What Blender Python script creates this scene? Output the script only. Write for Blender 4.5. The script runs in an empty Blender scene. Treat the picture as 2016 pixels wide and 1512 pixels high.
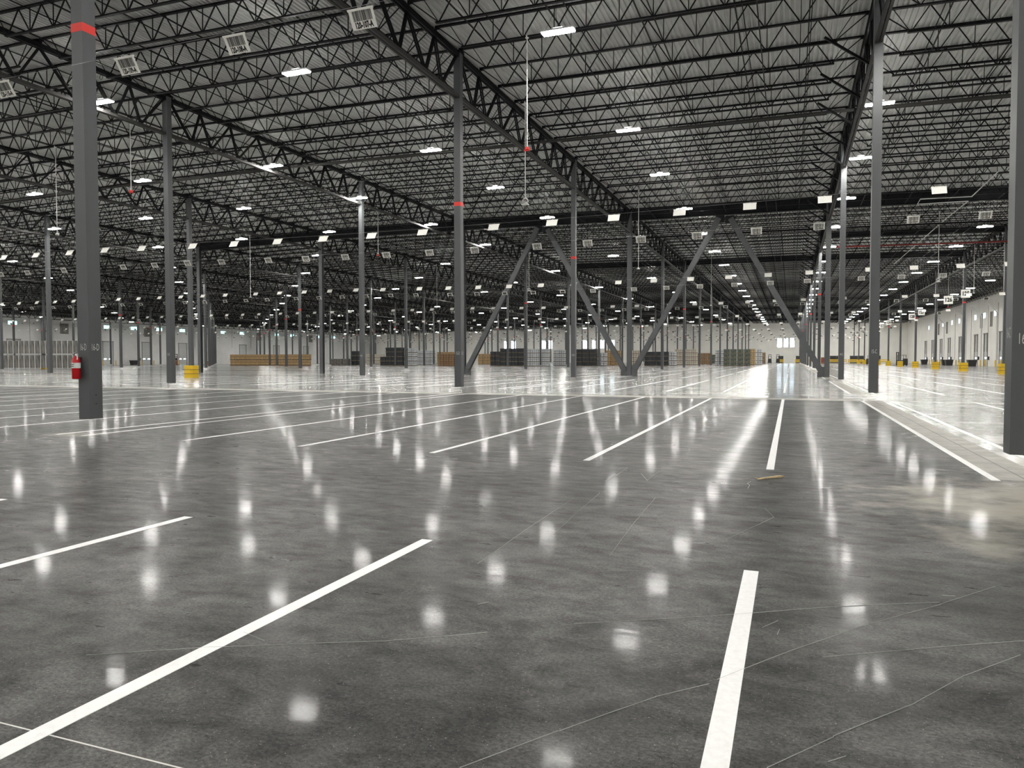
import bpy, math, random
import numpy as np
from mathutils import Vector, Matrix
random.seed(7)
rng = np.random.RandomState(7)
sc = bpy.context.scene
col = sc.collection

# ------------------------------------------------------------------ camera, world, exposure
FPX, PITCH, YAW, ROLL, HCAM = 1449.56, .0341, .3617, -.0011, 1.535
cam_d = bpy.data.cameras.new('camera')
cam = bpy.data.objects.new('camera', cam_d); col.objects.link(cam)
cam_d.sensor_width = 36.0; cam_d.lens = FPX / 2016 * 36.0
cam_d.clip_end = 800; cam_d.clip_start = .05
cy, sy = math.cos(YAW), math.sin(YAW)
Fv = Vector((-sy * math.cos(PITCH), cy * math.cos(PITCH), -math.sin(PITCH)))
Rv = Vector((cy, sy, 0)); Uv = Rv.cross(Fv)
R2 = Rv * math.cos(ROLL) + Uv * math.sin(ROLL); U2 = Uv * math.cos(ROLL) - Rv * math.sin(ROLL)
m = Matrix((R2, U2, -Fv)).transposed().to_4x4(); m.translation = (0, 0, HCAM)
cam.matrix_world = m
sc.camera = cam
def flr(x, y, z=0.0):                     # a spot of the photograph -> the floor point it shows
    d = Fv + R2 * ((x - 1008) / FPX) + U2 * ((756 - y) / FPX)
    s = (z - HCAM) / d.z
    return (d.x * s, d.y * s)
def in_view(x, y, z, mx=25):              # does the photograph show this spot
    v = Vector((x, y, z - HCAM)); f_ = v.dot(Fv)
    return f_ > 1 and abs(v.dot(R2) / f_ * FPX) < 1008 + mx and abs(v.dot(U2) / f_ * FPX) < 756 + mx
w = bpy.data.worlds.new('world'); sc.world = w; w.use_nodes = True
w.node_tree.nodes['Background'].inputs[0].default_value = (.55, .75, 1, 1)
w.node_tree.nodes['Background'].inputs[1].default_value = 1.0
vs = sc.view_settings
vs.view_transform = 'Standard'; vs.look = 'None'; vs.gamma = 1; vs.use_curve_mapping = False
vs.exposure = 0.0
sc.cycles.caustics_reflective = False; sc.cycles.caustics_refractive = False
sc.cycles.blur_glossy = 1.0
sc.cycles.denoising_prefilter = 'ACCURATE'
LAMP = 390.0          # radiance of the lamps' lenses
LAMP_UP = 28.0        # radiance of the upward panels added to brighten the deck

# ------------------------------------------------------------------ grid of the building
SX, SY, X0, Y0 = 16.46, 18.285, 2.80, 11.25
def cx(i): return X0 + SX * i if i < 1 else X0 + SX * i + .25
def cyy(j): return Y0 + SY * j
XL, XR, YB, YF = -170.0, 36.3, -16.2, 276.5
PROF = [(XL, 12.85), (-46.58, 15.2), (-30.12, 15.2), (-13.66, 15.0), (2.8, 14.9), (19.5, 14.6), (XR, 14.25)]
def zd(x):
    return float(np.interp(x, [p[0] for p in PROF], [p[1] for p in PROF]))

# ------------------------------------------------------------------ materials
def mat(name, color=(.5, .5, .5), rough=.6, metal=0.0, emis=0.0, ecol=None, spec=.5, noise=0.0, nscale=8.0, bump=0.0):
    mt = bpy.data.materials.new(name); mt.use_nodes = True
    nt = mt.node_tree; b = nt.nodes['Principled BSDF']
    b.inputs['Base Color'].default_value = (*color, 1); b.inputs['Roughness'].default_value = rough
    b.inputs['Metallic'].default_value = metal; b.inputs['Specular IOR Level'].default_value = spec
    if emis:
        b.inputs['Emission Color'].default_value = (*(ecol or color), 1); b.inputs['Emission Strength'].default_value = emis
    if noise or bump:
        tc = nt.nodes.new('ShaderNodeTexCoord'); n = nt.nodes.new('ShaderNodeTexNoise')
        n.inputs['Scale'].default_value = nscale; n.inputs['Detail'].default_value = 5
        nt.links.new(tc.outputs['Object'], n.inputs['Vector'])
        if noise:
            mr = nt.nodes.new('ShaderNodeMapRange')
            mr.inputs['From Min'].default_value = .3; mr.inputs['From Max'].default_value = .7
            mr.inputs['To Min'].default_value = 1 - noise; mr.inputs['To Max'].default_value = 1 + noise
            vm = nt.nodes.new('ShaderNodeVectorMath'); vm.operation = 'SCALE'
            vm.inputs[0].default_value = color
            nt.links.new(n.outputs['Fac'], mr.inputs['Value']); nt.links.new(mr.outputs['Result'], vm.inputs['Scale'])
            nt.links.new(vm.outputs['Vector'], b.inputs['Base Color'])
        if bump:
            bp = nt.nodes.new('ShaderNodeBump'); bp.inputs['Strength'].default_value = bump; bp.inputs['Distance'].default_value = .01
            nt.links.new(n.outputs['Fac'], bp.inputs['Height']); nt.links.new(bp.outputs['Normal'], b.inputs['Normal'])
    return mt

def floor_mat(name, base, rough, spec, tint=(1, 1, 1), stain=None, coat=.3, coat_r=.05, coat_ior=1.2, grain=1.0):
    mt = bpy.data.materials.new(name); mt.use_nodes = True
    nt = mt.node_tree; N = nt.nodes; L = nt.links; b = N['Principled BSDF']
    geo = N.new('ShaderNodeNewGeometry')
    def noise(scale, detail, rot=0, sc_=(1, 1, 1), rough_=.6, dist=0):
        mp = N.new('ShaderNodeMapping'); mp.inputs['Scale'].default_value = sc_; mp.inputs['Rotation'].default_value = (0, 0, rot)
        L.new(geo.outputs['Position'], mp.inputs['Vector'])
        n = N.new('ShaderNodeTexNoise'); n.inputs['Scale'].default_value = scale; n.inputs['Detail'].default_value = detail
        n.inputs['Roughness'].default_value = rough_; n.inputs['Distortion'].default_value = dist
        L.new(mp.outputs['Vector'], n.inputs['Vector']); return n
    def rng_(n, a, c, lo, hi):
        r = N.new('ShaderNodeMapRange'); r.inputs['From Min'].default_value = a; r.inputs['From Max'].default_value = c
        r.inputs['To Min'].default_value = lo; r.inputs['To Max'].default_value = hi
        L.new(n.outputs['Fac'], r.inputs['Value']); return r
    def mul(a, c):
        q = N.new('ShaderNodeMath'); q.operation = 'MULTIPLY'; L.new(a.outputs[0], q.inputs[0]); L.new(c.outputs[0], q.inputs[1]); return q
    big = rng_(noise(.38, 4, .3, (1, 1.6, 1)), .36, .64, .66, 1.38)       # broad trowel clouds
    mid = rng_(noise(2.3, 9, .9, (1, 1.5, 1), .72, .3), .36, .64, 1 - .5 * (.35 + .65 * grain), 1 + .6 * (.35 + .65 * grain))
    fine = rng_(noise(48, 5, 0, (1, 1.3, 1), .85), .36, .64, 1 - .55 * grain, 1 + .62 * grain)     # sand grain
    tot = mul(mul(big, mid), fine)
    sp = noise(95, 2, 0, (1, 1, 1), .5); spk = rng_(sp, .69, .74, 0, .9 * grain)   # light specks
    vm = N.new('ShaderNodeVectorMath'); vm.operation = 'SCALE'; vm.inputs[0].default_value = [base * t for t in tint]
    L.new(tot.outputs[0], vm.inputs['Scale'])
    mx = N.new('ShaderNodeMix'); mx.data_type = 'RGBA'; mx.inputs[7].default_value = (.42, .41, .38, 1)
    L.new(spk.outputs[0], mx.inputs[0]); L.new(vm.outputs[0], mx.inputs[6]); last = mx
    if stain:                                                             # pale unfinished concrete round a column foot
        for (px, py, rad, colr) in stain:
            d = N.new('ShaderNodeVectorMath'); d.operation = 'DISTANCE'; d.inputs[1].default_value = (px, py, 0)
            L.new(geo.outputs['Position'], d.inputs[0])
            wob = rng_(noise(1.1, 5, 0), .3, .7, -rad * .55, rad * .55)
            ad = N.new('ShaderNodeMath'); ad.operation = 'ADD'; L.new(d.outputs['Value'], ad.inputs[0]); L.new(wob.outputs[0], ad.inputs[1])
            r = N.new('ShaderNodeMapRange'); r.inputs['From Min'].default_value = rad * .55; r.inputs['From Max'].default_value = rad * 1.25
            r.inputs['To Min'].default_value = .85; r.inputs['To Max'].default_value = 0; L.new(ad.outputs[0], r.inputs['Value'])
            m2 = N.new('ShaderNodeMix'); m2.data_type = 'RGBA'; m2.inputs[7].default_value = (*colr, 1)
            L.new(r.outputs[0], m2.inputs[0]); L.new(last.outputs[2], m2.inputs[6]); last = m2
    L.new(last.outputs[2], b.inputs['Base Color'])
    rr = rng_(noise(2.6, 5, .2, (1, 3, 1)), .3, .7, rough * .75, rough * 1.35)
    L.new(rr.outputs[0], b.inputs['Roughness'])
    b.inputs['Specular IOR Level'].default_value = spec
    b.inputs['Coat Weight'].default_value = coat; b.inputs['Coat Roughness'].default_value = coat_r; b.inputs['Coat IOR'].default_value = coat_ior
    b.inputs['Coat Tint'].default_value = (1, .985, .95, 1)
    n1 = noise(1.7, 3, .2, (1, 2.0, 1)); n2 = noise(14, 3)
    bp = N.new('ShaderNodeBump'); bp.inputs['Strength'].default_value = 1; bp.inputs['Distance'].default_value = .0010 if grain > .5 else .0003
    L.new(n1.outputs['Fac'], bp.inputs['Height'])
    bp2 = N.new('ShaderNodeBump'); bp2.inputs['Strength'].default_value = 1; bp2.inputs['Distance'].default_value = .00022 * grain
    L.new(n2.outputs['Fac'], bp2.inputs['Height']); L.new(bp.outputs['Normal'], bp2.inputs['Normal'])
    L.new(bp2.outputs['Normal'], b.inputs['Normal']); L.new(bp2.outputs['Normal'], b.inputs['Coat Normal'])
    return mt

M = dict(
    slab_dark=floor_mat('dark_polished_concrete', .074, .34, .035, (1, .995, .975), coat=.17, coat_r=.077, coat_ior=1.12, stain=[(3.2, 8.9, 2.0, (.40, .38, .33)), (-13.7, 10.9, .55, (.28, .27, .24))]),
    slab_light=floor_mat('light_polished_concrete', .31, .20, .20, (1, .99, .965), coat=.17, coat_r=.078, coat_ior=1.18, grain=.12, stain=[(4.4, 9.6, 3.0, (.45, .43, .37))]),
    slab_strip=mat('bare_concrete_strip', (.36, .345, .31), .5, noise=.25, nscale=3),
    joint=mat('joint_filler', (.66, .65, .62), .5),
    under=mat('subfloor', (.1, .1, .1), .9),
    stripe=mat('white_floor_paint', (.92, .92, .91), .45, noise=.05, nscale=30),
    scratch=mat('scratch', (.50, .50, .48), .6),
    deck=mat('galvanised_deck', (.62, .63, .615), .9, spec=.1, noise=.10, nscale=1.2),
    steel=mat('grey_column_paint', (.074, .079, .083), .42, noise=.12, nscale=2.5, bump=.05),
    black=mat('black_joist_paint', (.007, .007, .008), .55, spec=.15),
    girder=mat('girder_paint_lit', (.034, .033, .031), .5, spec=.3),  # greyer: light caught by the bottom chords put into the colour
    beam=mat('dark_beam_paint', (.012, .013, .015), .5, spec=.2),
    housing=mat('white_lamp_housing', (.8, .8, .8), .4),
    lens=mat('lamp_lens', (1, 1, 1), .4, emis=LAMP, ecol=(1, .98, .935)),
    uplight=mat('added_uplight', (1, 1, 1), .4, emis=LAMP_UP, ecol=(1, .98, .94)),  # glowing top panel added to each lamp to lift the deck
    plate=mat('white_sign_plate', (.90, .89, .83), .5),
    ink=mat('black_ink', (.012, .012, .012), .6),
    cable=mat('steel_cable', (.35, .35, .35), .4, .6),
    red=mat('red_band_paint', (.72, .028, .018), .5),
    ext=mat('red_extinguisher', (.50, .008, .012), .25),
    chrome=mat('bright_metal', (.7, .7, .7), .25, 1.0),
    chalk=mat('chalk', (.62, .62, .60), .9),
    white=mat('white_paint', (.78, .78, .76), .5),
    yellow=mat('yellow_plastic', (.80, .52, .015), .45),
    dark=mat('dark_gap', (.02, .02, .02), .7),
    wall=mat('white_tilt_wall', (.86, .86, .84), .8, noise=.06, nscale=.35),
    wall_r=mat('white_tilt_wall_warm_lit', (.90, .885, .83), .8, noise=.05, nscale=.35),  # same white wall, cream of the warmer lighting put into its colour
    pane=mat('daylit_pane', (.6, .9, .9), .3, emis=2.2, ecol=(.45, .95, .93)),
    pane_w=mat('bright_daylit_pane', (.8, .9, 1), .3, emis=8.0, ecol=(.72, .88, 1)),
    pane_r=mat('daylit_pane_right', (.8, .9, 1), .3, emis=1.7, ecol=(.75, .92, 1)),
    door=mat('dock_door_paint', (.66, .67, .66), .5),
    door_frame=mat('dock_door_steel', (.22, .21, .19), .5),
    louvre=mat('louvre_metal', (.30, .29, .26), .5),
    kraft=mat('kraft_cardboard', (.50, .34, .17), .8, noise=.18, nscale=.8),
    pale=mat('pale_cardboard', (.66, .60, .50), .75, noise=.15, nscale=.8),
    brown=mat('brown_cardboard', (.28, .17, .09), .8, noise=.2, nscale=.8),
    wrapb=mat('black_stretch_wrap', (.022, .026, .030), .35, noise=.4, nscale=1.5),
    wraps=mat('silver_stretch_wrap', (.62, .64, .66), .3, noise=.2, nscale=1.5),
    wrapg=mat('green_wrapped_goods', (.085, .10, .075), .4, noise=.5, nscale=2.5),
    rackg=mat('grey_wrapped_goods', (.17, .165, .15), .4, noise=.5, nscale=2.0),
    wood=mat('pallet_wood', (.16, .11, .06), .8),
    lath=mat('splintered_lath', (.66, .52, .27), .7, noise=.25, nscale=40),
    redpipe=mat('red_sprinkler_pipe', (.24, .02, .015), .45),
    machine=mat('dark_machine', (.03, .03, .032), .5),
    orange=mat('orange_machine', (.50, .14, .04), .5),
    rust=mat('red_brown_box', (.22, .06, .04), .6),
    boxgrey=mat('grey_equipment_box', (.20, .20, .18), .6),
)

# ------------------------------------------------------------------ mesh helpers
class MB:
    def __init__(s): s.v = []; s.f = []; s.m = []
    def add(s, vs_, fs, mi=0):
        o = len(s.v); s.v += [tuple(p) for p in vs_]; s.f += [tuple(o + i for i in f) for f in fs]; s.m += [mi] * len(fs); return s
    def box(s, x0, x1, y0, y1, z0, z1, mi=0):
        return s.add([(x0, y0, z0), (x1, y0, z0), (x1, y1, z0), (x0, y1, z0), (x0, y0, z1), (x1, y0, z1), (x1, y1, z1), (x0, y1, z1)],
                     [(3, 2, 1, 0), (4, 5, 6, 7), (0, 1, 5, 4), (1, 2, 6, 5), (2, 3, 7, 6), (3, 0, 4, 7)], mi)
    def bar(s, a, b, w_, h_=None, mi=0, caps=True, up=(0, 1, 0)):
        h_ = h_ or w_; a = Vector(a); b = Vector(b); d = (b - a).normalized(); u = Vector(up)
        if abs(d.dot(u)) > .95: u = Vector((1, 0, 0))
        p = d.cross(u).normalized(); q = d.cross(p).normalized()
        p *= h_ / 2; q *= w_ / 2
        vs_ = [a - p - q, a + p - q, a + p + q, a - p + q, b - p - q, b + p - q, b + p + q, b - p + q]
        fs = [(0, 1, 5, 4), (1, 2, 6, 5), (2, 3, 7, 6), (3, 0, 4, 7)]
        if caps: fs += [(3, 2, 1, 0), (4, 5, 6, 7)]
        return s.add(vs_, fs, mi)
    def tube(s, pts, r, n=8, mi=0, caps=True):
        pts = [Vector(p) for p in pts]; rs = r if isinstance(r, (list, tuple)) else [r] * len(pts)
        o = len(s.v)
        for k, p in enumerate(pts):
            d = (pts[min(k + 1, len(pts) - 1)] - pts[max(k - 1, 0)]).normalized()
            u = Vector((0, 0, 1)) if abs(d.z) < .9 else Vector((1, 0, 0))
            a = d.cross(u).normalized(); b = d.cross(a).normalized()
            for q in range(n):
                t = 2 * math.pi * q / n; s.v.append(tuple(p + a * rs[k] * math.cos(t) + b * rs[k] * math.sin(t)))
        for k in range(len(pts) - 1):
            for q in range(n):
                s.f.append((o + k * n + q, o + k * n + (q + 1) % n, o + (k + 1) * n + (q + 1) % n, o + (k + 1) * n + q)); s.m.append(mi)
        if caps:
            s.f.append(tuple(o + q for q in range(n))[::-1]); s.m.append(mi)
            s.f.append(tuple(o + (len(pts) - 1) * n + q for q in range(n))); s.m.append(mi)
        return s
    def mesh(s, name, mats, smooth=False):
        me = bpy.data.meshes.new(name); me.from_pydata(s.v, [], s.f)
        for k in (mats if isinstance(mats, (list, tuple)) else [mats]): me.materials.append(M[k])
        if any(s.m): me.polygons.foreach_set('material_index', s.m)
        if smooth: me.polygons.foreach_set('use_smooth', [True] * len(s.f))
        me.update(); return me

def link(name, me, parent=None, loc=(0, 0, 0), rot=(0, 0, 0), scale=None):
    o = bpy.data.objects.new(name, me); col.objects.link(o)
    o.location = loc; o.rotation_euler = rot
    if scale: o.scale = scale
    if parent: o.parent = parent
    return o
def thing(o, label, cat, group=None):
    o['label'] = label; o['category'] = cat
    if group: o['group'] = group
    return o
def empty(name, loc, label, cat, group=None, rz=0):
    o = bpy.data.objects.new(name, None); col.objects.link(o); o.location = loc; o.rotation_euler = (0, 0, rz)
    o.empty_display_size = .1
    return thing(o, label, cat, group)
def structure(o): o['kind'] = 'structure'; return o
def stuff(o): o['kind'] = 'stuff'; return o
ORD = ['first', 'second', 'third', 'fourth', 'fifth', 'sixth', 'seventh', 'eighth', 'ninth', 'tenth', 'eleventh', 'twelfth',
       'thirteenth', 'fourteenth', 'fifteenth', 'sixteenth', 'seventeenth', 'eighteenth', 'nineteenth', 'twentieth', 'twenty-first',
       'twenty-second', 'twenty-third', 'twenty-fourth', 'twenty-fifth']
_txt = {}
def text_mesh(s, size, matname, thin=1.0):
    key = (s, size, matname)
    if key in _txt: return _txt[key]
    cu = bpy.data.curves.new('t', 'FONT'); cu.body = s; cu.size = size; cu.align_x = 'CENTER'; cu.align_y = 'CENTER'
    cu.resolution_u = 2; cu.offset = .012 * size / .2 * thin
    o = bpy.data.objects.new('t', cu); me = bpy.data.meshes.new_from_object(o)
    bpy.data.objects.remove(o); bpy.data.curves.remove(cu)
    me.materials.clear(); me.materials.append(M[matname]); _txt[key] = me; return me

# ------------------------------------------------------------------ floor: slabs, joints, stripes
floor = structure(link('floor', MB().box(XL - .3, XR + .3, YB - .3, YF + .3, -.3, -.012).mesh('floor', 'under')))
xs = [XL - .3] + [cx(i) for i in range(-10, 2)] + [XR + .3]
GAP = .005
near_x = [x for x in xs if x > -50]
ysn = [YB - .3, -7.0, 2.1, 11.25, 20.4, 29.3, 38.8, 48.0, 57.1, 66.2]
far_slab = MB()
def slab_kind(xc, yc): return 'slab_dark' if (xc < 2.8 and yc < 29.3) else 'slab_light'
for a, b_ in zip(near_x[:-1], near_x[1:]):
    for c, d in zip(ysn[:-1], ysn[1:]):
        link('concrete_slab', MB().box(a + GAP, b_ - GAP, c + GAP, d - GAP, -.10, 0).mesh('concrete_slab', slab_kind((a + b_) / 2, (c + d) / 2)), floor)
x_left = [x for x in xs if x <= near_x[0]]
for a, b_ in zip(x_left[:-1], x_left[1:]):
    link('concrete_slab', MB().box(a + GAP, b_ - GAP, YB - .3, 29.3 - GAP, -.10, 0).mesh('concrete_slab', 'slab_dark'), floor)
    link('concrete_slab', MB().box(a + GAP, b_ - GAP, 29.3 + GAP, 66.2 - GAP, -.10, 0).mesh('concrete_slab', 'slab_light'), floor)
for a, b_ in zip(xs[:-1], xs[1:]):
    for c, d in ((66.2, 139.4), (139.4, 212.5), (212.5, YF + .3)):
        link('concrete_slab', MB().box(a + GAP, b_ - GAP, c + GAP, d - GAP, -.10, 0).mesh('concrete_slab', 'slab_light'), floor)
for x in xs[1:-1]:
    link('joint_filler', MB().box(x - GAP, x + GAP, YB, YF, -.02, -.001).mesh('joint_filler', 'joint'), floor)
for y in ysn[1:] + [139.4, 212.5]:
    wj = .03 if abs(y - 29.3) < .1 else (.011 if abs(y - 20.4) < .1 else GAP)
    link('joint_filler', MB().box(XL, XR, y - wj, y + wj, -.02, -.001 if wj == GAP else .0006).mesh('joint_filler', 'joint'), floor)
# paler bare strip between the twin stripes at the right-hand column line
for k in range(0, 11):
    y0_, y1_ = 10.75 + 24.38 * k, 29.6 + 24.38 * k
    if y1_ > YF: continue
    link('bare_strip', MB().box(2.47, 3.10, y0_ + .1, y1_ - .1, 0, .0012).mesh('bare_strip', 'slab_strip'), floor)
link('joint_filler', MB().box(2.80 - .012, 2.80 + .012, 10.9, YF - 1, 0, .0019).mesh('joint_filler', 'boxgrey'), floor)
for xa, xb in ((XL, -46.6), (-46.5, -13.9), (-13.5, 2.42)):
    link('bare_strip', MB().box(xa, xb, 29.36, 30.5, 0, .0012).mesh('bare_strip', 'slab_strip'), floor)
# white lane stripes
st_off = [-.37, -3.05, -5.67, -8.27, -10.87, -13.5, -16.11]
stripes = []
for i in range(-9, 2):
    for o_ in st_off:
        x = cx(i) + o_
        if x < -150 or x > 33: continue
        for k in range(-1, 11):
            y0_ = 10.75 + 24.38 * k; y1_ = (5.55 if k == -1 else 29.5 + 24.38 * k)
            y0_ = max(y0_, -13)
            if y1_ > 262: continue
            stripes.append((math.hypot(x, max(y0_, 0) * .8), x, y0_, y1_))
stripes.sort()
rest = MB()
for k, (_, x, a, b_) in enumerate(stripes):
    if k < 290: link('lane_stripe', MB().box(x - .051, x + .051, a, b_, 0, .002).mesh('lane_stripe', 'stripe'), floor)
    else: rest.box(x - .051, x + .051, a, b_, 0, .002)
stuff(link('distant_lane_stripes', rest.mesh('distant_lane_stripes', 'stripe'), floor))
# scratches in the polish
sb = MB()
SCR = [[(905, 1512), (1100, 1440), (1290, 1372), (1396, 1346)], [(1412, 1338), (1560, 1280), (1700, 1232), (1850, 1190), (1960, 1155)],
       [(1510, 1512), (1640, 1450), (1800, 1385), (1900, 1330), (2010, 1290)], [(1130, 1228), (1400, 1213), (1640, 1195), (1850, 1186)],
       [(1620, 1294), (1800, 1278), (2016, 1262)], [(170, 1290), (400, 1275), (760, 1262), (960, 1245)], [(940, 1110), (1040, 1040), (1130, 980)],
       [(1090, 1052), (1140, 1005), (1182, 970)], [(1200, 1095), (1240, 1040), (1290, 980)], [(1190, 948), (1215, 935), (1236, 920)],
       [(1262, 932), (1274, 946), (1298, 928)], [(1505, 1000), (1524, 1018), (1500, 1030), (1430, 1062)], [(1630, 1500), (1665, 1490)],
       [(1500, 1236), (1530, 1222)], [(1530, 1250), (1536, 1240)], [(480, 1245), (520, 1262)], [(940, 1190), (962, 1186)], [(1855, 1172), (1880, 1174)]]
for line in SCR:
    P = [Vector((*flr(x, y), .0012)) for x, y in line]
    for a, b_ in zip(P[:-1], P[1:]):
        n_ = max(1, int((b_ - a).length / .25)); prev = a
        for q in range(1, n_ + 1):
            p = a.lerp(b_, q / n_) + Vector((rng.uniform(-.004, .004), rng.uniform(-.004, .004), 0))
            sb.bar(prev, p, .0035, .0008, up=(0, 0, 1)); prev = p
stuff(link('polish_scratches', sb.mesh('polish_scratches', 'scratch'), floor))

# ------------------------------------------------------------------ ceiling: ribbed deck, joists, girders, bridging
pitch, dep = .2032, .07
vx = []; x = XL - .3
while x < XR + .4:
    for dx, dz in ((0, 0), (.075, 0), (.095, dep), (.183, dep)):
        vx.append((x + dx, zd(x + dx) + dz))
    x += pitch
V = []; Fc = []
for (x, z) in vx: V += [(x, YB - .3, z), (x, YF + .3, z)]
for k in range(len(vx) - 1): Fc.append((2 * k, 2 * k + 1, 2 * k + 3, 2 * k + 2))
dm = MB(); dm.v = V; dm.f = Fc; dm.m = [0] * len(Fc)
dm.box(XL - .3, XR + .4, YB - .3, YF + .3, 15.45, 15.6)
ceiling = structure(link('ceiling', dm.mesh('ceiling', 'deck')))
JD = 1.02
def joist_mb(half, simple=False):
    b = MB(); e = half - 1.32; n = 11
    xsn = [-e + 2 * e * k / n for k in range(n + 1)]
    b.bar((-half + .1, 0, -.035), (half - .1, 0, -.035), .13, .07)
    b.bar((-e - .1, 0, -JD + .03), (e + .1, 0, -JD + .03), .12, .06)
    for k, xb in enumerate(xsn):
        if k < n:
            xt = (xb + xsn[k + 1]) / 2
            b.bar((xb + .03, 0, -JD + .05), (xt, 0, -.05), .040, caps=False)
            b.bar((xt, 0, -.05), (xsn[k + 1] - .03, 0, -JD + .05), .040, caps=False)
        if 0 < k < n: b.bar((xb, 0, -JD + .05), (xb, 0, -.05), .030, caps=False, up=(0, 1, 0))
    for s_ in (-1, 1):
        b.bar((s_ * e, 0, -JD + .05), (s_ * (half - .18), 0, -.08), .035, caps=False)
        b.bar((s_ * e, 0, -JD + .05), (s_ * (e + .62), 0, -.05), .026, caps=False)
        b.box(min(s_ * (half - .22), s_ * (half - .05)), max(s_ * (half - .22), s_ * (half - .05)), -.06, .06, -.12, 0)
    return b
bays = []
edges = [XL + .15] + [cx(i) for i in range(-10, 2)] + [XR - .1]
for a, b_ in zip(edges[:-1], edges[1:]): bays.append((a, b_))
jm = {}
joists = []
for (a, b_) in bays:
    half = (b_ - a) / 2; xc = (a + b_) / 2; ang = -math.atan2(zd(b_) - zd(a), b_ - a); zc = (zd(a) + zd(b_)) / 2
    y = Y0 - 2.285625 * 11
    while y < YF - .5:
        if y > YB:
            fwd = -xc * sy + y * cy; rt = xc * cy + y * sy
            seen = fwd > 6 and abs(rt) < fwd * .75 + 9
            joists.append(((0 if seen else 500) + math.hypot(xc, y), xc, y, zc - .004, ang, half))
        y += 2.285625
joists.sort()
jr_v = []; jr_f = []; off = 0
for k, (_, xc, y, zc, ang, half) in enumerate(joists):
    hk = round(half, 2)
    if hk not in jm:
        mb_ = joist_mb(half); jm[hk] = (mb_.mesh('roof_joist', 'black'), np.array(mb_.v), mb_.f)
    if k < 295:
        link('roof_joist', jm[hk][0], ceiling, (xc, y, zc), (0, ang, 0))
    else:
        A = jm[hk][1]; ca, sa = math.cos(ang), math.sin(ang)
        B = np.stack([A[:, 0] * ca + A[:, 2] * sa + xc, A[:, 1] + y, -A[:, 0] * sa + A[:, 2] * ca + zc], 1)
        jr_v.append(B); jr_f.append([tuple(i + off for i in f) for f in jm[hk][2]]); off += len(B)
me = bpy.data.meshes.new('distant_roof_joists')
me.from_pydata(np.concatenate(jr_v).tolist(), [], [f for g in jr_f for f in g]); me.materials.append(M['black'])
stuff(link('distant_roof_joists', me, ceiling))
# joist girders along every column line
GD = 2.06
def girder_mb(L):
    b = MB(); tn = [L * k / 8 for k in range(9)]; bn = [1.65, 3.1, 5.2, 7.95]; bn = bn + [L - q for q in bn[::-1]]
    for s_ in (-1, 1):
        b.box(-.11 if s_ < 0 else .03, -.03 if s_ < 0 else .11, .15, L - .15, -.30, -.10, 0)
        b.box(-.12 if s_ < 0 else .02, -.02 if s_ < 0 else .12, .18, L - .18, -GD, -GD + .14, 1)  # bottom chord in the colour with caught light painted in
    b.box(-.15, .15, .15, L - .15, -.115, -.10, 0)
    for k in range(8):
        for yt in (tn[k], tn[k + 1]):
            yt2 = min(max(yt, .2), L - .2)
            for s_ in (-.045, .045): b.bar((s_, bn[k], -GD + .1), (s_, yt2, -.25), .06, .055, 0, caps=False, up=(1, 0, 0))
    for k in range(1, 8): b.bar((0, tn[k], -.12), (0, tn[k], 0), .16, .16)
    return b
gm = girder_mb(SY).mesh('joist_girder', ['black', 'girder'])
for i in range(-10, 2):
    for j in range(-1, 14):
        link('joist_girder', gm, ceiling, (cx(i), cyy(j), zd(cx(i)) - .12), (0, 0, 0))
gm2 = girder_mb(YF - cyy(14) - .1 if YF - cyy(14) > 12 else SY).mesh('joist_girder', ['black', 'girder'])
# bridging rods and conduit runs along the hall
for (a, b_) in bays:
    for t_ in (.14, .33, .51, .71, .86):
        xx = a + (b_ - a) * t_; z = zd(xx)
        link('bridging_rod', MB().bar((xx, YB, z - JD + .06), (xx, YF, z - JD + .06), .045, .045).mesh('bridging_rod', 'black'), ceiling)
        link('bridging_rod', MB().bar((xx + .12, YB, z - .09), (xx + .12, YF, z - .09), .035, .035).mesh('bridging_rod', 'black'), ceiling)
    xx = a + (b_ - a) * .755; z = zd(xx)
    link('conduit_run', MB().tube([(xx, YB, z - JD - .04), (xx, YF, z - JD - .04)], .025, 6).mesh('conduit_run', 'black'), ceiling)
# kicker braces to the girder on the right-hand column line
for k in range(0, 40):
    y = 29.7 + 3.9 * k + 1.6
    if y > 150: break
    link('kicker_brace', MB().bar((cx(0) - 1.72, y, zd(1) - JD + .05), (cx(0) - .1, y + .25, zd(2.8) - GD - .05), .09, .09).mesh('kicker_brace', 'black'), ceiling)
# deep beam over the braced row and two more beyond it
def wbeam(b, a, c, wf, dp, tf, tw):
    a = Vector(a); c = Vector(c)
    b.bar(a, c, wf, tf, up=(0, 1, 0)); b.bar(a - Vector((0, 0, dp)), c - Vector((0, 0, dp)), wf, tf, up=(0, 1, 0))
    b.bar(a - Vector((0, 0, dp / 2)), c - Vector((0, 0, dp / 2)), tw, dp, up=(0, 1, 0))
for j, i0 in ((3, -4), (5, -2), (4, 0)):
    for i in range(i0, 2 if j != 5 else 1):
        x0_, x1_ = cx(i), (cx(i + 1) if i < 1 else XR - .2)
        b = MB(); wbeam(b, (x0_ + .18, cyy(j), zd(x0_) - .16), (x1_ - .18, cyy(j), zd(x1_) - .16), .32, .92 if j == 3 else .6, .035, .02)
        if j == 3:
            for q in (.25, .5, .75):
                xq = x0_ + (x1_ - x0_) * q; b.box(xq - .01, xq + .01, cyy(j) - .15, cyy(j) + .15, zd(xq) - 1.07, zd(xq) - .17)
        link('deep_roof_beam', b.mesh('deep_roof_beam', 'beam'), ceiling)
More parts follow.
